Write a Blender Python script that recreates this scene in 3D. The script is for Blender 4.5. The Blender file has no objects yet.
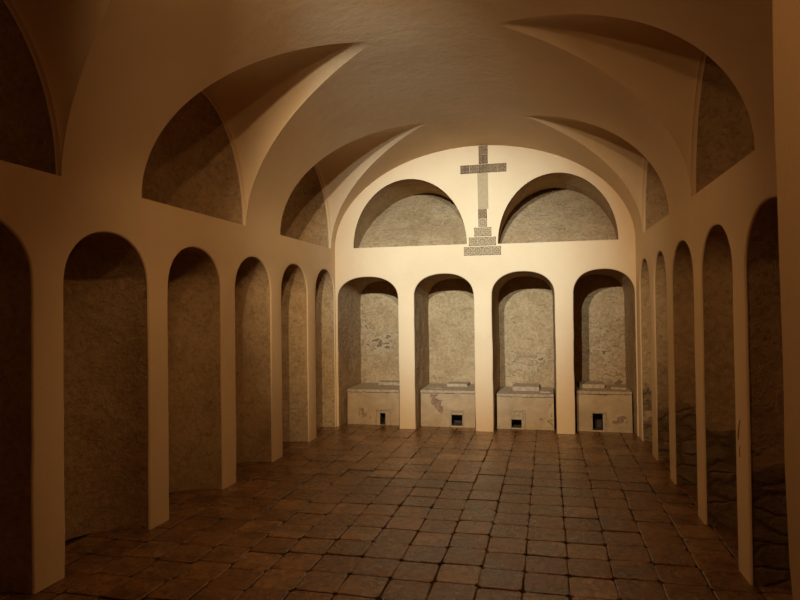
import bpy, bmesh, math, random
from mathutils import Vector, noise
from mathutils.geometry import tessellate_polygon

random.seed(7)
PI = math.pi
SC = bpy.context.scene
COL = SC.collection

# ------------------------------------------------------------------ room numbers (metres)
XC, HALF = -0.0718, 1.957          # centre line of the vault, half width at the end wall
HS, RISE = 2.434, 1.300            # springing height and rise of the vault
YF = -7.16                         # inner face of the entrance wall
def half(y): return HALF - 0.00686 * min(y, 0.0)       # the side walls open slightly towards the entrance

# ------------------------------------------------------------------ materials
class Nodes:
    def __init__(s, name):
        s.m = bpy.data.materials.new(name); s.m.use_nodes = True
        s.t = s.m.node_tree; s.b = s.t.nodes['Principled BSDF']
        s.co = s.t.nodes.new('ShaderNodeTexCoord').outputs['Object']
    def n(s, kind, **kw):
        x = s.t.nodes.new(kind)
        for k, v in kw.items():
            if k.startswith('i_'):
                key = k[2:].replace('_', ' ')
                x.inputs[key].default_value = v
            else: setattr(x, k, v)
        return x
    def link(s, a, b): s.t.links.new(a, b)
    def noise(s, scale, detail=4, rough=.55, dist=0.0, vec=None):
        x = s.n('ShaderNodeTexNoise'); x.inputs['Scale'].default_value = scale
        x.inputs['Detail'].default_value = detail; x.inputs['Roughness'].default_value = rough
        x.inputs['Distortion'].default_value = dist
        s.link(vec or s.co, x.inputs['Vector']); return x.outputs['Fac']
    def ramp(s, fac, stops):
        x = s.n('ShaderNodeValToRGB'); r = x.color_ramp
        while len(r.elements) < len(stops): r.elements.new(.5)
        for e, (p, c) in zip(r.elements, stops):
            e.position = p; e.color = (*c, 1) if isinstance(c, tuple) else (c, c, c, 1)
        s.link(fac, x.inputs['Fac']); return x.outputs['Color']
    def math(s, op, a, b=None, clamp=False):
        x = s.n('ShaderNodeMath', operation=op); x.use_clamp = clamp
        for i, v in enumerate((a, b)):
            if v is None: continue
            if isinstance(v, (int, float)): x.inputs[i].default_value = v
            else: s.link(v, x.inputs[i])
        return x.outputs[0]
    def mix(s, fac, a, b, blend='MIX'):
        x = s.n('ShaderNodeMix', data_type='RGBA', blend_type=blend)
        for i, v in ((0, fac), (6, a), (7, b)):
            if isinstance(v, (int, float)): x.inputs[i].default_value = v
            elif isinstance(v, tuple): x.inputs[i].default_value = (*v, 1)
            else: s.link(v, x.inputs[i])
        return x.outputs[2]
    def bump(s, h, dist, strength=1.0, prev=None):
        x = s.n('ShaderNodeBump'); x.inputs['Distance'].default_value = dist
        x.inputs['Strength'].default_value = strength
        s.link(h, x.inputs['Height'])
        if prev is not None: s.link(prev, x.inputs['Normal'])
        return x.outputs['Normal']
    def attr(s, name):
        x = s.n('ShaderNodeAttribute', attribute_name=name); return x.outputs['Fac']
    def done(s, col, rough, nrm=None, spec=.3):
        for k, v in (('Base Color', col), ('Roughness', rough), ('Normal', nrm), ('Specular IOR Level', spec)):
            if v is None: continue
            if isinstance(v, tuple): s.b.inputs[k].default_value = (*v, 1)
            elif isinstance(v, (int, float)): s.b.inputs[k].default_value = v
            else: s.link(v, s.b.inputs[k])
        return s.m

def limewash():
    g = Nodes('limewash plaster')
    big = g.noise(1.3, 5, .6, .4); fine = g.noise(45, 4, .6); mid = g.noise(7, 5, .6)
    col = g.ramp(big, [(.3, (.61, .415, .22)), (.7, (.67, .465, .255))])
    col = g.mix(g.math('MULTIPLY', g.ramp(mid, [(.58, 0.), (.75, 1.)]), .10), col, (.45, .29, .15))
    n = g.bump(mid, .008, .4); n = g.bump(fine, .002, .4, n)
    return g.done(col, .85, n, .15)

def old_plaster():
    """Bare, stained render inside the recesses; 'wear' flakes it, 'stone' uncovers coursed rubble."""
    g = Nodes('bare stained plaster')
    big = g.noise(1.7, 6, .62, .6); mid = g.noise(9, 7, .68, .4); fine = g.noise(60, 5, .65); grit = g.noise(26, 6, .7, .5)
    col = g.ramp(big, [(.3, (.325, .197, .087)), (.5, (.415, .262, .122)), (.72, (.48, .317, .156))])
    col = g.mix(g.math('MULTIPLY', g.ramp(mid, [(.38, 1.), (.52, 0.)]), .42), col, (.25, .16, .072))
    col = g.mix(g.math('MULTIPLY', g.ramp(grit, [(.53, 0.), (.62, 1.)]), .46), col, (.19, .11, .048))
    col = g.mix(g.math('MULTIPLY', g.ramp(grit, [(.36, 1.), (.46, 0.)]), .35), col, (.58, .41, .225))
    # flaking: ragged layers with a shallow step and thin cracks
    w = g.attr('wear')
    fm = g.n('ShaderNodeMapping'); fm.inputs['Scale'].default_value = (1, 1, 1.7); g.link(g.co, fm.inputs['Vector'])
    edge = g.noise(5.5, 6, .6, .25, fm.outputs['Vector'])
    lay = g.math('ADD', w, g.math('MULTIPLY', g.math('SUBTRACT', edge, .5), 2.0))
    flake = g.ramp(lay, [(.38, 0.), (.42, 1.)]); deep = g.ramp(lay, [(.66, 0.), (.70, 1.)])
    col = g.mix(g.math('MULTIPLY', flake, .5), col, g.ramp(grit, [(.35, (.27, .165, .075)), (.65, (.58, .42, .24))]))
    col = g.mix(g.math('MULTIPLY', deep, .8), col, (.15, .086, .038))
    # coursed rubble
    nz = g.n('ShaderNodeTexNoise'); nz.inputs['Scale'].default_value = 5; nz.inputs['Detail'].default_value = 5
    g.link(g.co, nz.inputs['Vector'])
    wob = g.n('ShaderNodeMix', data_type='VECTOR'); wob.inputs[0].default_value = .16
    g.link(g.co, wob.inputs[4]); g.link(nz.outputs['Color'], wob.inputs[5])
    mp = g.n('ShaderNodeMapping'); mp.inputs['Scale'].default_value = (1, 1, 1.8)
    g.link(wob.outputs[1], mp.inputs['Vector'])
    st = g.n('ShaderNodeTexVoronoi', feature='DISTANCE_TO_EDGE'); st.inputs['Scale'].default_value = 5.2
    g.link(mp.outputs['Vector'], st.inputs['Vector'])
    joint = g.ramp(st.outputs['Distance'], [(.0, 0.), (.13, 1.)])
    rub = g.ramp(g.math('ADD', g.attr('stone'), g.math('MULTIPLY', g.math('SUBTRACT', edge, .5), 1.2)), [(.46, 0.), (.54, 1.)])
    stone = g.mix(g.math('ADD', g.math('MULTIPLY', joint, .6), .3), (.105, .06, .027), g.ramp(mid, [(.3, (.17, .102, .046)), (.7, (.31, .205, .105))]))
    col = g.mix(rub, col, stone)
    h = g.math('ADD', g.math('MULTIPLY', mid, .4), g.math('MULTIPLY', grit, .35))
    h = g.math('SUBTRACT', h, g.math('MULTIPLY', flake, .22)); h = g.math('SUBTRACT', h, g.math('MULTIPLY', deep, .4))
    h = g.math('ADD', h, g.math('MULTIPLY', g.math('MULTIPLY', joint, rub), .3))
    n = g.bump(h, .04, .9); n = g.bump(fine, .006, .7, n)
    return g.done(col, .92, n, .1)

def bench_plaster():
    g = Nodes('worn bench plaster')
    big = g.noise(4, 6, .6, .5); mid = g.noise(16, 6, .65); fine = g.noise(70, 4, .6)
    col = g.ramp(big, [(.3, (.33, .215, .108)), (.6, (.44, .30, .16)), (.8, (.50, .35, .19))])
    w = g.attr('wear')
    flake = g.ramp(g.math('ADD', w, g.math('MULTIPLY', g.math('SUBTRACT', mid, .5), 1.6)), [(.47, 0.), (.54, 1.)])
    col = g.mix(flake, col, g.ramp(mid, [(.3, (.15, .085, .045)), (.7, (.33, .205, .115))]))
    h = g.math('SUBTRACT', g.math('MULTIPLY', mid, .5), g.math('MULTIPLY', flake, .6))
    n = g.bump(h, .02, .8); n = g.bump(fine, .004, .6, n)
    return g.done(col, .9, n, .12)

def terracotta():
    g = Nodes('worn terracotta tile')
    geo = g.n('ShaderNodeNewGeometry')
    tone = g.ramp(geo.outputs['Random Per Island'], [(0., (.175, .072, .02)), (.6, (.24, .104, .031)), (.88, (.30, .138, .045)), (1., (.38, .195, .073))])
    big = g.noise(3, 5, .6, .3); mid = g.noise(22, 6, .7, .5)
    mp = g.n('ShaderNodeMapping'); mp.inputs['Scale'].default_value = (60, 9, 1)
    g.link(g.co, mp.inputs['Vector'])
    streak = g.noise(1.0, 4, .6, .4, mp.outputs['Vector'])
    col = g.mix(g.ramp(mid, [(.42, 0.), (.62, .75)]), tone, (.05, .023, .009))
    col = g.mix(g.ramp(streak, [(.52, 0.), (.68, .5)]), col, (.30, .165, .07))
    col = g.mix(g.math('MULTIPLY', g.ramp(big, [(.38, 1.), (.56, 0.)]), .55), col, (.055, .026, .011))
    rough = g.ramp(g.math('ADD', g.math('MULTIPLY', big, .6), g.math('MULTIPLY', mid, .4)), [(.35, .16), (.65, .40)])
    n = g.bump(mid, .008, .7); n = g.bump(streak, .002, .5, n); n = g.bump(big, .02, .5, n)
    return g.done(col, rough, n, .5)

def simple(name, col, rough=.85, bump=.004, scale=30, var=.25):
    g = Nodes(name); f = g.noise(scale, 5, .6)
    c = g.ramp(f, [(.3, tuple(v * (1 - var) for v in col)), (.7, tuple(min(1, v * (1 + var)) for v in col))])
    return g.done(c, rough, g.bump(f, bump, .7), .2)

def majolica(name, ground, ink, petals, r0, amp):
    """Painted tile: a rosette inside a border, worn in places."""
    g = Nodes(name)
    uv = g.t.nodes['Texture Coordinate'].outputs['Generated']
    sep = g.n('ShaderNodeSeparateXYZ'); g.link(uv, sep.inputs[0])
    x = g.math('SUBTRACT', sep.outputs[0], .5); z = g.math('SUBTRACT', sep.outputs[2], .5)
    r = g.math('SQRT', g.math('ADD', g.math('MULTIPLY', x, x), g.math('MULTIPLY', z, z)))
    a = g.math('ARCTAN2', z, x)
    edge = g.math('ADD', r0, g.math('MULTIPLY', g.math('COSINE', g.math('MULTIPLY', a, float(petals))), amp))
    ring = g.math('COMPARE', r, edge); ring.node.inputs[2].default_value = .055
    core = g.math('LESS_THAN', r, .09)
    cheb = g.math('MAXIMUM', g.math('ABSOLUTE', x), g.math('ABSOLUTE', z))
    corner = g.math('GREATER_THAN', r, .53)
    fr = g.math('COMPARE', cheb, .445); fr.node.inputs[2].default_value = .022
    m = g.math('ADD', g.math('ADD', ring, core), g.math('ADD', corner, fr), True)
    worn = g.ramp(g.noise(38, 5, .7), [(.36, .15), (.5, 1.)])
    col = g.mix(g.math('MULTIPLY', m, worn), ground, ink)
    col = g.mix(g.ramp(g.noise(60, 4, .6), [(.55, 0.), (.7, .3)]), col, (.28, .18, .10))
    return g.done(col, .6, None, .12)

M_WALL = limewash(); M_OLD = old_plaster(); M_BENCH = bench_plaster(); M_TILE = terracotta()
M_GROUT = simple('dark earth grout', (.04, .022, .01), .9, .004, 50)
M_FRAME = simple('grey stone surround', (.36, .25, .14), .85, .004, 40)
M_SLAB = simple('rough stone slab', (.38, .265, .15), .9, .01, 24)
M_SHAFT = simple('buff plaster', (.37, .245, .12), .8, .003, 30, .1)
M_CHIP = simple('bare render in a chip', (.20, .12, .055), .95, .006, 40)
M_CAVITY = simple('dark cavity masonry', (.07, .045, .028), .95, .01, 20)  # very dark brown for the inside of the bench hatches
M_TA = majolica('brown rosette tile', (.235, .135, .058), (.075, .036, .013), 6, .27, .08)
M_TB = majolica('dark flower tile', (.19, .105, .043), (.06, .028, .010), 4, .25, .11)
M_TC = majolica('pale rosette tile', (.36, .24, .115), (.13, .07, .03), 8, .28, .06)

# ------------------------------------------------------------------ mesh helpers
def link(name, me, mat, parent=None):
    me.materials.append(mat)
    o = bpy.data.objects.new(name, me); COL.objects.link(o)
    if parent is not None:
        o.parent = parent
        o.matrix_parent_inverse = parent.matrix_basis.inverted()   # vertices stay in room coordinates
    return o

def from_bm(name, bm, mat, parent=None, smooth=None):
    bmesh.ops.remove_doubles(bm, verts=bm.verts, dist=1e-5)
    bmesh.ops.recalc_face_normals(bm, faces=bm.faces)
    me = bpy.data.meshes.new(name); bm.to_mesh(me); bm.free()
    if smooth is not None:
        me.polygons.foreach_set('use_smooth', [True] * len(me.polygons))
        me.set_sharp_from_angle(angle=math.radians(smooth))
    return link(name, me, mat, parent)

def grid(bm, f, nu, nv, wear=None):
    """f(u, v) -> point, u and v in 0..1"""
    lay = bm.verts.layers.float.get('wear') or bm.verts.layers.float.new('wear')
    lay2 = bm.verts.layers.float.get('stone') or bm.verts.layers.float.new('stone')
    rows = []
    for i in range(nu + 1):
        row = []
        for j in range(nv + 1):
            v = bm.verts.new(f(i / nu, j / nv))
            if wear:
                q = wear(v.co)
                if isinstance(q, tuple): v[lay], v[lay2] = q
                else: v[lay] = q
            row.append(v)
        rows.append(row)
    for i in range(nu):
        for j in range(nv):
            try: bm.faces.new((rows[i][j], rows[i + 1][j], rows[i + 1][j + 1], rows[i][j + 1]))
            except ValueError: pass
    return rows

def box(bm, x0, x1, y0, y1, z0, z1, jit=0.0, bev=0.0):
    vs = []
    for z in (z0, z1):
        for x, y in ((x0, y0), (x1, y0), (x1, y1), (x0, y1)):
            vs.append(bm.verts.new((x + random.uniform(-jit, jit), y + random.uniform(-jit, jit), z + random.uniform(-jit, jit) * .4)))
    fs = [bm.faces.new([vs[i] for i in q]) for q in ((0, 3, 2, 1), (4, 5, 6, 7), (0, 1, 5, 4), (1, 2, 6, 5), (2, 3, 7, 6), (3, 0, 4, 7))]
    if bev:
        es = {e for f in fs for e in f.edges}
        bmesh.ops.bevel(bm, geom=list(es), offset=bev, segments=2, affect='EDGES', profile=.5)

def thing(name, label, cat, loc, group=None):
    o = bpy.data.objects.new(name, None); COL.objects.link(o); o.location = loc
    o['label'] = label; o['category'] = cat
    if group: o['group'] = group
    o.empty_display_size = .1
    return o

def structure(o):
    o['kind'] = 'structure'; return o

def arch(c, w, z0, zs, zc, n=28, e=2.0):
    """Outline (t, z) of an arched opening: up one jamb, over the crown, down the other."""
    pts = [(c - w, z0 + (zs - z0) * k / 30) for k in range(30)]
    for k in range(n + 1):
        a = PI * k / n
        ca, sa = math.cos(a), math.sin(a)
        pts.append((c - w * math.copysign(abs(ca) ** (2 / e), ca), zs + (zc - zs) * abs(sa) ** (2 / e)))
    pts += [(c + w, zs + (z0 - zs) * k / 30) for k in range(1, 31)]
    return pts

def wobble(pts, amp, seed, keep_base=True):
    out = []
    for t, z in pts:
        a = noise.noise(Vector((t * 2.2, z * 2.2, seed))) + .6 * noise.noise(Vector((t * 7, z * 7, seed + 9)))
        b = noise.noise(Vector((t * 2.2, z * 2.2, seed + 31))) + .6 * noise.noise(Vector((t * 7, z * 7, seed + 40)))
        out.append((t + a * amp, z if (keep_base and z < 1e-4) else z + b * amp * .6))
    return out

def ring_offset(pts, d):
    """The outline pushed outwards by d (open at the bottom)."""
    out = []
    for i, (t, z) in enumerate(pts):
        a = pts[max(i - 1, 0)]; b = pts[min(i + 1, len(pts) - 1)]
        dx, dz = b[0] - a[0], b[1] - a[1]
        l = math.hypot(dx, dz) or 1
        out.append((t - dz / l * d, z + dx / l * d if z > 1e-4 else z))
    return out

EDGE = .014
LAP = .0105                      # recess linings begin just behind the rounded arris
def wall_mesh(name, outer, holes, at, inward):
    """A flat wall with openings whose arrises are softly rounded. at(t, z, depth) -> point."""
    bm = bmesh.new()
    big = [ring_offset(h, EDGE) if base else ring_offset(h, EDGE) for h, base in holes]
    polys = [[Vector((t, z, 0)) for t, z in outer]] + [[Vector((t, z, 0)) for t, z in h] for h in big]
    flat = [p for q in polys for p in q]
    vs = [bm.verts.new(at(p.x, p.y, 0)) for p in flat]
    for tri in tessellate_polygon(polys):
        try: bm.faces.new([vs[i] for i in tri])
        except ValueError: pass
    k = len(outer)
    for (h, base), o in zip(holes, big):
        prev = vs[k:k + len(o)]; k += len(o)
        closed = not base
        for s in (1, 2, 3):
            a = PI / 2 * s / 3
            off = ring_offset(h, EDGE * (1 - math.sin(a))); dep = EDGE * (1 - math.cos(a))
            cur = [bm.verts.new(at(t, z, dep)) for t, z in off]
            m = len(cur)
            for i in range(m if closed else m - 1):
                j = (i + 1) % m
                bm.faces.new((prev[i], prev[j], cur[j], cur[i]))
            prev = cur
    return from_bm(name, bm, M_WALL, None, 50)

def notch(outer_left, outer_right, z0, top, bases):
    """Wall outline from the left foot round the openings that reach the floor."""
    pts = [(outer_left, z0)]
    for b in bases: pts += b
    pts += [(outer_right, z0)] + top
    return pts

# walls whose openings reach the floor: the openings are notches in the outline
def notched_wall(name, lo, hi, top, opens, closed_holes, at):
    bm = bmesh.new()
    bigs = [ring_offset(h, EDGE) for h in opens]
    outline = [(lo, 0.)]
    spans = []
    for b in bigs:
        spans.append((len(outline), len(b))); outline += b
    outline += [(hi, 0.)] + top
    holes = [ring_offset(h, EDGE) for h in closed_holes]
    polys = [[Vector((t, z, 0)) for t, z in outline]] + [[Vector((t, z, 0)) for t, z in h] for h in holes]
    vs = [bm.verts.new(at(p.x, p.y, 0)) for q in polys for p in q]
    for tri in tessellate_polygon(polys):
        try: bm.faces.new([vs[i] for i in tri])
        except ValueError: pass
    k = len(outline)
    todo = [(h, vs[s:s + n], False) for h, (s, n) in zip(opens, spans)]
    for h in closed_holes:
        todo.append((h, vs[k:k + len(h)], True)); k += len(h)
    for h, prev, closed in todo:
        for s in (1, 2, 3):
            a = PI / 2 * s / 3
            off = ring_offset(h, EDGE * (1 - math.sin(a))); dep = EDGE * (1 - math.cos(a))
            cur = [bm.verts.new(at(t, z, dep)) for t, z in off]
            m = len(cur)
            for i in range(m if closed else m - 1):
                j = (i + 1) % m
                try: bm.faces.new((prev[i], prev[j], cur[j], cur[i]))
                except ValueError: pass
            prev = cur
    return structure(from_bm(name, bm, M_WALL, None, 55))

def rough(v, amp, sc=3.0, seed=0.0):
    return amp * (noise.noise(v * sc + Vector((seed, 0, 0))) + .5 * noise.noise(v * sc * 2.7 + Vector((0, seed, 3))) + .3 * noise.noise(v * sc * 7 + Vector((0, 3, seed))))

# ------------------------------------------------------------------ floor
def build_floor():
    bm = bmesh.new()
    grid(bm, lambda u, v: Vector((-2.6 + 5.1 * u, -8.9 + 9.95 * v, -.012)), 1, 1)
    for f in bm.faces: f.material_index = 1
    TX, TY = .2585, .2685
    ix = -10
    x = .1355 - 10 * TX
    while x < 2.35:
        off = random.uniform(-.03, .03)
        y = -8.85 + off
        while y < .98:
            L = TY * random.uniform(.985, 1.015)
            if x + TX > -2.55 and y + L < 1.04:
                g = .003
                n0 = len(bm.verts)
                dz = random.uniform(-.003, .003)
                vs = []
                x0, x1, y0, y1 = x + g, x + TX - g, y + g, y + L - g
                cs = [(x0, y0), (x1, y0), (x1, y1), (x0, y1)]
                tx, ty = random.uniform(-.005, .005), random.uniform(-.005, .005)
                top, low = [], []
                ins = .007
                cj = []
                for (px, py) in cs:
                    cj.append((px + random.uniform(-.004, .004), py + random.uniform(-.004, .004)))
                mx, my = (x0 + x1) / 2, (y0 + y1) / 2
                # eight-sided worn outline, a slightly domed top
                ring = []
                for k in range(4):
                    a, b = cj[k], cj[(k + 1) % 4]
                    for s in (.07, .5, .93):
                        bow = .003 * random.uniform(-1, 1)
                        ring.append((a[0] + (b[0] - a[0]) * s + bow * (.3 + .7 * (k % 2)), a[1] + (b[1] - a[1]) * s + bow))
                zt = lambda px, py: dz + (px - mx) * tx * 4 * .25 + (py - my) * ty * 4 * .25
                low = [bm.verts.new((px, py, -.014)) for px, py in ring]
                mid = [bm.verts.new((px, py, zt(px, py) - .003)) for px, py in ring]
                top = [bm.verts.new((px + (mx - px) * .045, py + (my - py) * .045, zt(px, py))) for px, py in ring]
                m = len(ring)
                for a, b in ((low, mid), (mid, top)):
                    for i in range(m):
                        bm.faces.new((a[i], a[(i + 1) % m], b[(i + 1) % m], b[i]))
                bm.faces.new(top)
            y += L
        x += TX
    bmesh.ops.recalc_face_normals(bm, faces=bm.faces)
    me = bpy.data.meshes.new('floor'); bm.to_mesh(me); bm.free()
    o = link('floor', me, M_TILE); me.materials.append(M_GROUT)
    me.polygons.foreach_set('use_smooth', [True] * len(me.polygons)); me.set_sharp_from_angle(angle=math.radians(14))
    return structure(o)
build_floor()

# ------------------------------------------------------------------ vault with its side penetrations
#  (centre on wall, half width, where the point lies along the room, reach from the wall, rise)
LEFT_LUN = [(-5.74, .80, -5.80, 1.50, 1.08), (-3.375, .80, -3.468, 1.555, 1.09), (-.968, .815, -1.255, 1.56, 1.11)]
RIGHT_LUN = [(-3.715, .735, -3.567, 1.41, 1.08), (-1.340, .755, -1.387, 1.285, 1.08)]
P_GROIN = 1.23

def vault_z(d, h):
    u = max(-1., min(1., (h - d) / h)); return HS + RISE * math.sqrt(max(0, 1 - u * u))

def build_ceiling():
    bm = bmesh.new()
    NW, NP, NR = 28, 14, 90
    crease = bm.verts.layers.float.new('crease')
    NTOT = 3 * NW + 4 * NP
    for side, luns in ((-1, LEFT_LUN), (1, RIGHT_LUN)):
        nl = len(luns)
        npl = (NTOT - nl * NW) // (nl + 1)
        sizes = []
        for i in range(nl): sizes += [npl, NW]
        sizes.append(NTOT - sum(sizes))
        starts, ends, acc = {}, {}, 0
        for k, sz in enumerate(sizes):
            if k % 2 == 1: starts[acc] = k // 2; ends[acc + sz] = k // 2
            acc += sz
        rows = []
        for r in range(NR + 1):
            th = PI / 2 * (r / NR)
            d0 = HALF * (1 - math.cos(th))
            row = []
            brk = [YF - .02]
            info = []
            for (yc, a, yt, dt, rise) in luns:
                q = min(1., d0 / dt)
                g = a * max(0., 1 - q ** P_GROIN); c = yc + (yt - yc) * q
                brk += [c - g, c + g]; info.append((c, g, dt, rise, q))
            brk.append(.02)
            blend = max(0., (d0 - 1.60) / (HALF - 1.60)) ; blend = min(1., blend)
            blend = blend * blend * (3 - 2 * blend)
            col = 0
            ys = []
            for k, sz in enumerate(sizes):
                a0, a1 = brk[k], brk[k + 1]
                for j in range(sz if k < len(sizes) - 1 else sz + 1):
                    t = j / sz
                    if k % 2 == 1:                                   # a web
                        s = -math.cos(PI * t)
                        c, g, dt, rise, q = info[k // 2]
                        ys.append((c + g * s, (s, info[k // 2])))
                    else: ys.append((a0 + (a1 - a0) * t, None))
            for j, (y, web) in enumerate(ys):
                yu = YF - .02 + (.04 - YF) * j / NTOT
                yy = y + (yu - y) * blend
                h = half(yy); d = d0 * h / HALF
                z = vault_z(d, h)
                if web and web[1][4] < 1:
                    s, (c, g, dt, rise, q) = web
                    zt = vault_z(dt, h)
                    ridge = (HS + rise) + (zt - HS - rise) * (d0 / dt)
                    z += max(0, ridge - z) * max(0, 1 - s * s) ** (.5 + .75 * q ** .8)
                p = Vector((XC + side * (h - d), yy, z))
                p.z += .004 * noise.noise(p * 1.1) * min(1, d * 3)
                v = bm.verts.new(p); row.append(v)
                if web and web[1][4] < 1 and (j in starts or j in ends): v[crease] = 1.
                elif j in ends and info[ends[j]][4] < 1: v[crease] = 1.
            rows.append(row)
        for i in range(NR):
            for j in range(NTOT):
                vs = [rows[i][j], rows[i + 1][j], rows[i + 1][j + 1], rows[i][j + 1]]
                try: bm.faces.new(vs)
                except ValueError: pass
    bmesh.ops.dissolve_degenerate(bm, dist=1e-5, edges=bm.edges)
    o = from_bm('ceiling', bm, M_WALL, None, 22)
    me = o.data
    c = [d.value for d in me.attributes['crease'].data]
    sh = me.attributes.get('sharp_edge') or me.attributes.new('sharp_edge', 'BOOLEAN', 'EDGE')
    for e in me.edges:
        a, b = e.vertices
        if c[a] > .5 and c[b] > .5: sh.data[e.index].value = True
    return structure(o)
build_ceiling()

# ------------------------------------------------------------------ walls
LEFT_OPEN = [(-5.97, -5.16), (-4.92, -4.10), (-3.857, -3.055), (-2.80, -2.028), (-1.765, -1.008), (-.746, -.03)]
RIGHT_OPEN = [(-5.02, -4.227), (-3.986, -3.211), (-2.979, -2.142), (-1.911, -1.241), (-.962, -.255)]
BACK_OPEN = [(-2.0, -1.144), (-.924, -.122), (.111, .905), (1.132, 1.868)]
BACK_LUN = [(-.981, .779, 2.447, 3.352), (.944, .743, 2.436, 3.318)]

def left_at(t, z, d): return Vector((XC - half(t) - d, t, z))
def right_at(t, z, d): return Vector((XC + half(t) + d, t, z))
def back_at(t, z, d): return Vector((t, d, z))

def side_arch(a, b, seed): return wobble(arch((a + b) / 2, (b - a) / 2, 0., 1.79, 2.142, 26, 2.1), .006, seed)
L_OUT = [side_arch(a, b, i + .5) for i, (a, b) in enumerate(LEFT_OPEN)]
R_OUT = [side_arch(a, b, i + 20.5) for i, (a, b) in enumerate(RIGHT_OPEN)]
CROWN = [2.05, 2.066, 2.070, 2.075]
B_OUT = [wobble(arch((a + b) / 2, (b - a) / 2, 0., 1.755, CROWN[i], 26, 2.25), .005, i + 40.5) for i, (a, b) in enumerate(BACK_OPEN)]
def half_arch(c, w, z0, z1, n=44, e=2.0):
    return [(c - w * math.cos(PI * k / n), z0 + (z1 - z0) * math.sin(PI * k / n)) for k in range(n + 1)]
BL_OUT = [half_arch(*q) for q in BACK_LUN]

notched_wall('wall_left', YF - .02, .0, [(0., HS + .004), (YF - .02, HS + .004)], L_OUT, [], left_at)
w_right = notched_wall('wall_right', YF - .02, .0, [(0., HS + .004), (YF - .02, HS + .004)], R_OUT, [], right_at)
top = [(XC + (HALF + .004) * math.cos(PI * k / 60), HS + (RISE + .006) * math.sin(PI * k / 60)) for k in range(61)]
def closed_arch(h): return h + [(h[-1][0] + (h[0][0] - h[-1][0]) * k / 12, h[0][1]) for k in range(1, 12)]
def ring_closed(pts, d): return pts
notched_wall('wall_back', XC - HALF - .004, XC + HALF + .004, top, B_OUT, [], back_at) if False else None

def back_wall():
    bm = bmesh.new()
    bigs = [ring_offset(h, EDGE) for h in B_OUT]
    outline = [(XC - HALF - .004, 0.)]; spans = []
    for b in bigs: spans.append((len(outline), len(b))); outline += b
    outline += [(XC + HALF + .004, 0.)] + top
    holes = [closed_arch(h) for h in BL_OUT]
    polys = [[Vector((t, z, 0)) for t, z in q] for q in [outline] + holes]
    vs = [bm.verts.new(back_at(p.x, p.y, 0)) for q in polys for p in q]
    for tri in tessellate_polygon(polys):
        try: bm.faces.new([vs[i] for i in tri])
        except ValueError: pass
    for h, (s0, n) in zip(B_OUT, spans):
        prev = vs[s0:s0 + n]
        for s in (1, 2, 3):
            a = PI / 2 * s / 3
            off = ring_offset(h, EDGE * (1 - math.sin(a))); dep = EDGE * (1 - math.cos(a))
            cur = [bm.verts.new(back_at(t, z, dep)) for t, z in off]
            for i in range(len(cur) - 1):
                try: bm.faces.new((prev[i], prev[i + 1], cur[i + 1], cur[i]))
                except ValueError: pass
            prev = cur
    return structure(from_bm('wall_back', bm, M_WALL, None, 55))
back_wall()

# entrance wall with the doorway the picture is taken through: 0.55 m of masonry, arched head
def front_wall():
    bm = bmesh.new()
    x0, x1, T = -.95, 1.137, .55
    dz = wobble(arch((x0 + x1) / 2, (x1 - x0) / 2, 0., 2.30, 3.05, 30), .006, 77.)
    dz = [(t + (.016 * math.exp(-((z - 1.02) / .22) ** 2) if t > .5 else 0), z) for t, z in dz]
    H = half(YF)
    def arc(k): return (XC + (H + .004) * math.cos(PI * k / 60), HS + (RISE + .006) * math.sin(PI * k / 60))
    outline = [(XC - H - .004, 0.)] + dz + [(XC + H + .004, 0.)] + [arc(k) for k in range(61)]
    poly = [[Vector((t, z, 0)) for t, z in outline]]
    for y in (YF, YF - T):
        vs = [bm.verts.new((p.x, y, p.y)) for p in poly[0]]
        for tri in tessellate_polygon(poly):
            try: bm.faces.new([vs[i] for i in tri])
            except ValueError: pass
    n = len(dz)
    grid(bm, lambda u, v: Vector((dz[round(v * (n - 1))][0], YF - T * u, dz[round(v * (n - 1))][1])), 6, n - 1)
    return structure(from_bm('wall_front', bm, M_WALL, None, 50))
front_wall()

def chip(pts):
    bm = bmesh.new()
    f = [bm.verts.new(right_at(y, z, -.0015)) for y, z in pts]; b = [bm.verts.new(right_at(y, z, .002)) for y, z in pts]
    bm.faces.new(f); n = len(pts)
    for i in range(n): bm.faces.new((f[i], f[(i + 1) % n], b[(i + 1) % n], b[i]))
    from_bm('plaster_chip', bm, M_CHIP, w_right)['label'] = 'dark chipped streak in the plaster of the pier'
chip([(-4.098, .925), (-4.086, .90), (-4.070, .86), (-4.066, .825), (-4.052, .79), (-4.036, .80), (-4.040, .84), (-4.056, .875), (-4.078, .915)])
chip([(-4.082, .765), (-4.074, .735), (-4.084, .70), (-4.068, .695), (-4.060, .73), (-4.070, .76)])

# ------------------------------------------------------------------ side niches: shallow curved recesses with a half-dome head
def gauss(p, c, s): return math.exp(-sum(((a - b) / k) ** 2 for a, b, k in zip(p, c, s)))

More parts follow.
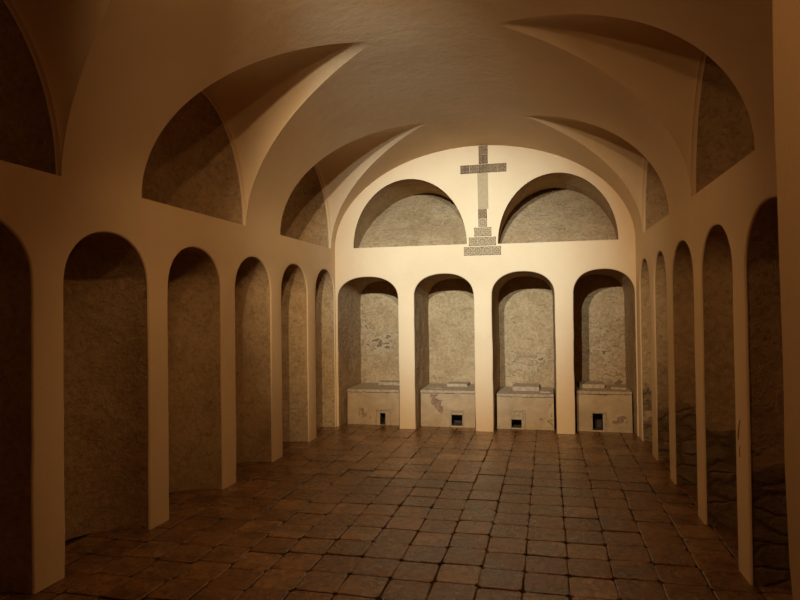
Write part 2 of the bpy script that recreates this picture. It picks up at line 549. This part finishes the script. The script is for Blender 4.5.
def scoop(name, label, group, out, span, at, wear, depth=.46):
    """Curved in plan, the head a barrel running back to the curve."""
    a, b = span; c, w = (a + b) / 2, (b - a) / 2
    root = thing(name, label, 'niche', at(c, 0, 0), group)
    s = 1 if at(0, 0, 1).x > at(0, 0, 0).x else -1
    out = ring_offset(out, .0028)
    n = len(out) - 1; m = n // 2
    def reach(i):                       # how far out towards the jamb this height of the outline is
        i = min(i, n - i)
        return 1. if i <= 30 else min(1, abs(out[n - i][0] - out[i][0]) / 2 / w)
    def dep(q): return LAP + depth * max(0, 1 - q * q) ** .36
    bm = bmesh.new()
    def soff(u, v):                     # the head: from the arris back to the curve
        i = round(v * n); t, z = out[i]
        p = at(t, z, LAP + (dep(reach(i)) - LAP) * u)
        p.z += rough(p, .008, 4, 2.) * u * (1 - u) * 4
        return p
    grid(bm, soff, 12, n, wear)
    def back(u, v):                     # rows run across the niche from one side of the outline to the other
        i = round(u * m)
        (t0, z0), (t1, z1) = out[i], out[n - i]
        e = .5 - .5 * math.cos(PI * v)
        p = at(t0 + (t1 - t0) * e, z0 + (z1 - z0) * e, dep(abs(2 * e - 1) * reach(i)))
        p.x += s * rough(p, .012, 3.2, 5.) * min(1, 8 * e * (1 - e))
        return p
    grid(bm, back, m, 30, wear)
    from_bm('recess_lining', bm, M_OLD, root, 50)
    return root

def wear_left(i):
    def w(p):
        base = .05 + .10 * max(0, 1 - p.z / .6) + (.12 if i >= 4 else 0) * max(0, 1 - p.z / .8)
        return base, (.9 * gauss((p.y, p.z), (-.45, .75), (.35, .60)) if i == 5 else 0.)
    return w
def wear_right(i):
    return lambda p: (.10 + (.1 if i >= 3 else 0) * max(0, min(1, (1.5 - p.z))), (.75 if i < 3 else .58) * max(0, min(1, (1.0 - p.z) / .5)))

ORD = ['first', 'second', 'third', 'fourth', 'fifth', 'sixth']
LN = ['unlit black niche cut by the left edge, tall and arched',
      'tall arched niche in the left wall, nearly black, second from the left edge',
      'tall arched niche in the left wall, shadowed brown, fourth from the corner',
      'tall arched niche in the left wall, dim tan, third from the corner',
      'tall arched niche in the left wall, pale tan, second from the corner',
      'narrow-looking niche with exposed stones in the left wall, beside the corner']
for i, (sp, out) in enumerate(zip(LEFT_OPEN, L_OUT)):
    scoop('arched_niche', LN[i], 'arched niches of the left wall', out, sp, left_at, wear_left(i))
RN = ['darkest niche of the right wall, half hidden by the plain doorway jamb',
      'tall arched niche in the right wall, dark, next to the half-hidden one',
      'tall arched niche in the right wall, middle one of five',
      'tall narrow-looking arched niche in the right wall, second from the corner',
      'slimmest lit arched niche in the right wall, beside the far corner']
for i, (sp, out) in enumerate(zip(RIGHT_OPEN, R_OUT)):
    scoop('arched_niche', RN[i], 'arched niches of the right wall', out, sp, right_at, wear_right(i))

# ------------------------------------------------------------------ lunettes of the side walls
def side_lunette(label, group, q, at):
    """A quarter-round hollow behind a rounded white rim, with a flat sill."""
    yc, a, yt, dt, rise = q
    root = thing('lunette_recess', label, 'lunette', at(yc, HS, 0), group)
    n = 56
    o = [(-math.cos(PI * k / n), math.sin(PI * k / n)) for k in range(n + 1)]
    RIM, K, DEEP = .030, .984, .50
    bm = bmesh.new()
    def rev(u, v):
        x, z = o[round(v * n)]; e = 1 - math.cos(u * PI / 2); k = 1 - (1 - K) * e
        return at(yc + x * a * k * 1.003, HS + z * rise * k * 1.003, .0015 + RIM * math.sin(u * PI / 2))
    grid(bm, rev, 5, n)
    from_bm('white_rim', bm, M_WALL, root, 60)
    bm = bmesh.new()
    s = 1 if at(0, 0, 1).x > at(0, 0, 0).x else -1
    def hollow(u, v):
        x, z = o[round(v * n)]
        r = math.cos(u * PI / 2)
        p = at(yc + x * a * K * r, HS + z * rise * K * r, .0015 + RIM + DEEP * max(0, 1 - r * r) ** .42)
        p.x += s * rough(p, .012, 3., 4.) * min(1, u * 4)
        return p
    grid(bm, hollow, 26, n, lambda p: .08)
    # sill
    def sill(u, v):
        x = 2 * v - 1
        return at(yc + x * a * K, HS + .001, .0015 + RIM + (DEEP * max(0, 1 - x * x) ** .42) * u)
    grid(bm, sill, 4, 40, lambda p: .08)
    grid(bm, lambda u, v: at(yc + (2 * v - 1) * a, HS + .001, .0015 + RIM * u), 1, 4, lambda p: .0)
    from_bm('hollow', bm, M_OLD, root, 50)

LL = ['black unlit half-moon recess cut by the top left corner, above the left wall',
      'large half-moon recess high on the left wall, upper half in shadow',
      'smaller half-moon recess high on the left wall, beside the end wall']
for l, q in zip(LL, LEFT_LUN): side_lunette(l, 'half-moon recesses above the left wall', q, left_at)
RL = ['large dark half-moon recess high on the right wall, over the middle niches',
      'small brown half-moon recess high on the right wall, beside the end wall']
for l, q in zip(RL, RIGHT_LUN): side_lunette(l, 'half-moon recesses above the right wall', q, right_at)

# ------------------------------------------------------------------ the end wall's two deep lunettes: the back slopes up and away
def back_lunette(label, q, out, seed):
    c, w, z0, z1 = q
    root = thing('lunette_recess', label, 'lunette', (c, 0, z0), 'half-moon recesses beside the cross')
    D0, D1 = .22, 1.12
    dep = lambda z: D0 + (D1 - D0) * ((z - z0) / (z1 - z0))
    n = len(out) - 1
    bm = bmesh.new()
    def soff(u, v):
        t, z = out[round(v * n)]
        p = Vector((c + (t - c) * 1.004, .0015 + dep(z) * u, z0 + (z - z0) * 1.004))
        if 0 < u: p += Vector((rough(p, .006, 3, seed), 0, rough(p, .006, 3, seed + 4)))
        return p
    grid(bm, soff, 14, n, lambda p: .12)
    grid(bm, lambda u, v: Vector((c + (2 * v - 1) * w * 1.004, .0015 + (D0 + .03) * u, z0)), 3, 20, lambda p: .1)
    from_bm('soffit', bm, M_OLD, root, 50)
    bm = bmesh.new()
    def back(u, v):
        th = PI / 2 * u
        z = z0 + (z1 - z0) * math.sin(th); ww = w * math.cos(th)
        p = Vector((c + (2 * v - 1) * (ww + .012), dep(z), z))
        p.y += rough(p, .012, 3.5, seed) * min(1, u * 8)
        return p
    grid(bm, back, 44, 60, lambda p: .17 + .12 * gauss((p.x, p.z), (c - .1, z0 + .2), (.1, .5)))
    from_bm('sloping_back', bm, M_OLD, root, 60)
back_lunette('half-moon recess in the end wall, left of the tiled cross', BACK_LUN[0], BL_OUT[0], 3.)
back_lunette('half-moon recess in the end wall, right of the tiled cross', BACK_LUN[1], BL_OUT[1], 8.)

# ------------------------------------------------------------------ the end wall's four deep niches
ND = .97
def back_niche(label, span, out, crown, seed, wear):
    a, b = span; c, w = (a + b) / 2, (b - a) / 2
    root = thing('arched_niche', label, 'niche', (c, 0, 0), 'deep niches of the end wall')
    out = ring_offset(out, .0028)
    n = len(out) - 1; spl = .10 if a < -1.5 else .05
    bm = bmesh.new()
    def lin(u, v):
        t, z = out[round(v * n)]
        k = 1 - spl * u
        p = Vector((c + (t - c) * k, LAP + (ND - LAP) * u, z * (1 - .012 * u)))
        if u > 0 and z > 0:
            p.x += rough(p, .010 if z > .62 else .004, 3, seed) * min(1, u * 6); p.z += rough(p, .006, 3, seed + 5) * min(1, u * 6)
        return p
    grid(bm, lin, 24, n, wear)
    from_bm('jamb_and_soffit', bm, M_OLD, root, 50)
    bm = bmesh.new()
    zs = 1.755
    def back(u, v):
        z = 1.02 * crown * u * .985
        if z <= zs: ww = w
        else:
            s = min(1, (z - zs) / (crown - zs)); ww = w * max(0, 1 - s ** 2.25) ** (1 / 2.25)
        p = Vector((c + (2 * v - 1) * (ww * (1 - spl) + .012), ND - .003, z))
        p.y += rough(p, .012 if z > .66 else .005, 4, seed) - .012
        return p
    grid(bm, back, 70, 34, wear)
    from_bm('niche_back', bm, M_OLD, root, 60)

def wb(spots, base=.1):
    return lambda p: base + sum(k * gauss((p.x, p.z), (cx, cz), (sx, sz)) for cx, cz, sx, sz, k in spots)
BN = ['deep niche in the end wall, first from the left, by the corner',
      'deep niche in the end wall, below the left half-moon recess, second from the left',
      'deep niche in the end wall, just right of the cross, third from the left',
      'deep niche in the end wall, far right, its left side in black shadow']
BW = [wb([(-1.55, 1.1, .35, .22, .32), (-1.9, 1.3, .2, .5, .2)], .14), wb([(-.5, .62, .3, .12, .2)], .08),
      wb([(.62, .82, .35, .22, .38), (.3, .75, .1, .2, .25)], .08), wb([(1.6, 1.0, .4, .5, .30), (1.75, .4, .2, .4, .3)], .14)]
for i in range(4): back_niche(BN[i], BACK_OPEN[i], B_OUT[i], CROWN[i], 11. + i, BW[i])

# ------------------------------------------------------------------ masonry benches standing in the four end niches
#  hole and surround: (x0, x1, z0, z1)
BENCH = [dict(top=.50, hole=(-1.502, -1.425, .006, .165), ring=(-1.575, -1.345, .225), wear=wb([(-1.72, .18, .12, .14, .34)], .12)),
         dict(top=.505, hole=(-.488, -.338, .022, .165), ring=(-.515, -.315, .235), wear=wb([(-.68, .33, .07, .07, .75), (-.62, .24, .05, .06, .6), (-.72, .43, .1, .03, .4)], .12)),
         dict(top=.475, hole=(.322, .455, .02, .125), ring=(.295, .505, .255), wear=wb([(.75, .12, .12, .08, .3), (.85, .3, .05, .2, .3)], .12)),
         dict(top=.53, hole=(1.362, 1.492, .02, .235), ring=(1.338, 1.535, .258), wear=wb([(1.68, .16, .12, .08, .42), (1.5, .47, .16, .02, .42)], .12))]
BLAB = ['low plastered bench with slot hole in the niche by the left corner',
        'low plastered bench with a broken brown patch, in the second end niche',
        'low plastered bench with raised slab on top, in the third end niche',
        'low plastered bench with tall black hatch, in the far right end niche']
FY = .22
def rx(x): return .81 + (x - .81) * .987
def bench(i):
    a, b = BACK_OPEN[i]; c = (a + b) / 2; q = BENCH[i]; zt = q['top']
    k = .87 if i == 0 else .925
    x0, x1 = c + (a - c) * k, c + (b - c) * k
    hx0, hx1, hz0, hz1 = q['hole']; r0, r1, rz = q['ring']
    hx0, hx1, r0, r1 = (rx(v) for v in (hx0, hx1, r0, r1)); zt -= .012
    root = thing('masonry_bench', BLAB[i], 'bench', (c, FY, 0), 'plastered benches in the end niches')
    bm = bmesh.new()
    def seq(stops, step):
        out = []
        for s, e in zip(stops, stops[1:]):
            n = max(1, round((e - s) / step)); out += [s + (e - s) * k / n for k in range(n)]
        return out + [stops[-1]]
    xs = seq([x0, r0, hx0, hx1, r1, x1], .018); zs = seq([0, hz0, hz1, rz, zt - .03], .018)
    lay = bm.verts.layers.float.new('wear')
    V = {}
    def front(ii, jj):
        if (ii, jj) not in V:
            x, z = xs[ii], zs[jj]
            p = Vector((x, FY + .035 * z, z))
            near = r0 - .004 <= x <= r1 + .004 and z <= rz + .004
            wv = q['wear'](p)
            if not near: p.y += rough(p, .006, 6, i * 3.) + .03 * max(0, wv - .35)
            v = bm.verts.new(p); v[lay] = wv; V[ii, jj] = v
        return V[ii, jj]
    for ii in range(len(xs) - 1):
        for jj in range(len(zs) - 1):
            mx, mz = (xs[ii] + xs[ii + 1]) / 2, (zs[jj] + zs[jj + 1]) / 2
            if hx0 < mx < hx1 and hz0 < mz < hz1: continue
            bm.faces.new((front(ii, jj), front(ii + 1, jj), front(ii + 1, jj + 1), front(ii, jj + 1)))
    # sides and back of the body
    yb = ND - .045
    for x in (x0, x1):
        grid(bm, lambda u, v: Vector((x, FY + .035 * (zt - .03) * v + (yb - FY - .035 * (zt - .03) * v) * u, (zt - .03) * v)), 6, 8, lambda p: .1)
    from_bm('bench_body', bm, M_BENCH, root, 45)
    # flat surround standing a little proud of the front
    bm = bmesh.new()
    e = .024
    yp = FY - .010
    box(bm, r0, r0 + e, yp, FY + .02, .0, rz, .002, .003); box(bm, r1 - e, r1, yp, FY + .02, .0, rz, .002, .003)
    box(bm, r0 + e, r1 - e, yp, FY + .025, rz - e, rz, .002, .003)
    sr = from_bm('hatch_surround', bm, M_FRAME, root)
    # dark cavity behind the hole
    bm = bmesh.new()
    D = .24
    y0 = FY + .035 * hz0
    cor = [(hx0, hz0), (hx1, hz0), (hx1, hz1), (hx0, hz1)]
    f = [bm.verts.new((x, FY + .035 * z - .001, z)) for x, z in cor]; k = [bm.verts.new((x, FY + D, z)) for x, z in cor]
    for s in range(4): bm.faces.new((f[s], f[(s + 1) % 4], k[(s + 1) % 4], k[s]))
    bm.faces.new(k)
    from_bm('hatch_cavity', bm, M_CAVITY, sr)
    if i == 1:
        bm = bmesh.new(); box(bm, r0 + e, r1 - e, FY - .004, FY + .02, .168, rz - e - .006, .002, .003); from_bm('hatch_lintel', bm, M_SLAB, sr)
    if i == 2:
        bm = bmesh.new(); box(bm, r0 + e, r1 - e, FY - .002, FY + .02, .13, rz - e - .004, .002, .003)
        for s in range(3): box(bm, r0 + .05 + s * .03, r0 + .075 + s * .035, FY - .008, FY, .155 + .02 * s, .163 + .02 * s, .002)
        from_bm('hatch_lintel', bm, M_SLAB, sr)
    # the seat: a rough slab with a chipped front edge
    bm = bmesh.new()
    N = 40
    def edge(x): return FY - .006 + .02 * max(0, noise.noise(Vector((x * 9, i * 7., 0)))) + .012 * noise.noise(Vector((x * 30, i * 5., 1)))
    prof = [(0, -.034), (0, -.012), (.012, 0), (.2, .004), (.45, .006), (ND - FY - .04, .010)]
    rows = [[bm.verts.new(((x0 + (x1 - x0) * s / N), (edge(x0 + (x1 - x0) * s / N) + dy) if dy < .3 else FY + dy, zt + dz + .004 * noise.noise(Vector((s * .4, dy * 9, i))))) for s in range(N + 1)] for dy, dz in prof]
    low = [bm.verts.new((x0 + (x1 - x0) * s / N, yb, zt - .035)) for s in range(N + 1)]
    rows = rows + [low]
    for r in range(len(rows) - 1):
        for s in range(N): bm.faces.new((rows[r][s], rows[r][s + 1], rows[r + 1][s + 1], rows[r + 1][s]))
    from_bm('seat_slab', bm, M_SLAB, root, 40)
    # loose stones and ledges on the seat
    def stone(xa, xb, ya, yb_, h, jit=.006):
        bm = bmesh.new(); box(bm, max(xa, x0 + .01), min(xb, x1 - .01), ya, min(yb_, .91), zt - .004, zt + h, jit, .006); from_bm('ledge_stone', bm, M_SLAB, root)
    if i == 0: stone(-1.62, -1.17, .70, .93, .05)
    if i == 1: stone(-.60, -.30, .62, .94, .045); stone(-.80, -.62, .40, .55, .012)
    if i == 2: stone(.33, .69, .52, .93, .062); stone(.70, .84, .37, .6, .02)
    if i == 3: stone(1.22, 1.54, .50, .93, .055); stone(1.60, 1.80, .42, .7, .03)
for i in range(4): bench(i)

# ------------------------------------------------------------------ the tiled cross on the end wall
cr = thing('tile_cross', 'tall stepped cross of patterned brown tiles set on the white end wall', 'cross', (0.01, 0, 2.29))
TH = .009
def tile(x0, x1, z0, z1, mat):
    bm = bmesh.new(); g = .0025
    box(bm, x0 + g, x1 - g, -TH, .004, z0 + g, z1 - g, .0015, .002)
    me_o = from_bm('tile', bm, mat, cr)
    return me_o
def run(xa, xb, za, zb, n, mats, vertical=False):
    for k in range(n):
        if vertical: tile(xa, xb, za + (zb - za) * k / n, za + (zb - za) * (k + 1) / n, mats[k % len(mats)])
        else: tile(xa + (xb - xa) * k / n, xa + (xb - xa) * (k + 1) / n, za, zb, mats[k % len(mats)])
run(-.034, .088, 3.488, 3.730, 2, [M_TB, M_TA], True)
run(-.276, .326, 3.370, 3.485, 5, [M_TB, M_TA, M_TB, M_TA, M_TA])
run(-.051, .066, 2.664, 2.898, 2, [M_TC, M_TA], True)
run(-.107, .122, 2.541, 2.660, 2, [M_TC])
run(-.178, .177, 2.418, 2.534, 3, [M_TC])
run(-.245, .241, 2.293, 2.410, 4, [M_TC, M_TC, M_TC, M_TC])
bm = bmesh.new(); box(bm, -.051, .084, -.006, .004, 2.900, 3.368, .002, .002)
from_bm('plain_shaft', bm, M_SHAFT, cr)['label'] = 'plain buff middle of the shaft'

# ------------------------------------------------------------------ light
def spot(name, loc, aim, watts, col, size, blend, r):
    l = bpy.data.lights.new(name, 'SPOT'); l.energy = watts; l.color = col
    l.spot_size = math.radians(size); l.spot_blend = blend; l.shadow_soft_size = r
    o = bpy.data.objects.new(name, l); COL.objects.link(o); o.location = loc
    o.rotation_euler = (Vector(aim) - Vector(loc)).to_track_quat('-Z', 'Y').to_euler(); return o
def point(name, loc, watts, col, r):
    l = bpy.data.lights.new(name, 'POINT'); l.energy = watts; l.color = col; l.shadow_soft_size = r
    o = bpy.data.objects.new(name, l); COL.objects.link(o); o.location = loc; return o
for x, e in ((-.55, 1.), (.12, .6)):
    spot('warm_spotlight', (x, -6.5, 3.45), (-.28, 0, 1.7), 860 * e, (1., .84, .60), 54, 1.0, .03)
    spot('cool_centre_fill', (x, -6.5, 3.45), (-.30, 0, 2.25), 1560 * e, (.43, .72, 1.), 38, 1.0, .03)  # added narrow cool beam, whitens the middle of the end wall
    spot('warm_wide_fill', (x, -6.5, 3.45), (-.28, 0, 2.3), 72 * e, (1., .64, .33), 98, 1.0, .03)  # added wide weak fill for the vault and near walls
spot('overhead_fill', (-.2, -4.7, 3.42), (-.2, -3.2, 0), 85, (1., .62, .30), 140, 1.0, .05)  # added fill out of view, lifts the piers and floor
point('doorway_jamb_fill', (.45, -7.45, 2.2), 5.0, (1., .55, .23), .05)  # added unseen fill that brightens the doorway jamb

w = bpy.data.worlds.new('world'); w.use_nodes = True
w.node_tree.nodes['Background'].inputs[0].default_value = (0, 0, 0, 1)
w.node_tree.nodes['Background'].inputs[1].default_value = 0
SC.world = w

# ------------------------------------------------------------------ camera
cam = bpy.data.cameras.new('camera'); co = bpy.data.objects.new('camera', cam); COL.objects.link(co)
cam.sensor_width = 36; cam.lens = 36 * 623.1 / 800; cam.clip_start = .02
yaw, pitch, roll = .23166, .01518, -.01247
fwd = Vector((-math.sin(yaw) * math.cos(pitch), math.cos(yaw) * math.cos(pitch), math.sin(pitch)))
r = Vector((math.cos(yaw), math.sin(yaw), 0)); u = r.cross(fwd)
r2 = r * math.cos(roll) + u * math.sin(roll); u2 = u * math.cos(roll) - r * math.sin(roll)
from mathutils import Matrix
co.matrix_world = Matrix(((r2.x, u2.x, -fwd.x, .8101), (r2.y, u2.y, -fwd.y, -8.1581), (r2.z, u2.z, -fwd.z, 1.6), (0, 0, 0, 1)))
SC.camera = co

vs = SC.view_settings
SC.display_settings.display_device = 'sRGB'
vs.view_transform = 'Standard'; vs.look = 'None'; vs.gamma = 1; vs.use_curve_mapping = False; vs.exposure = 0
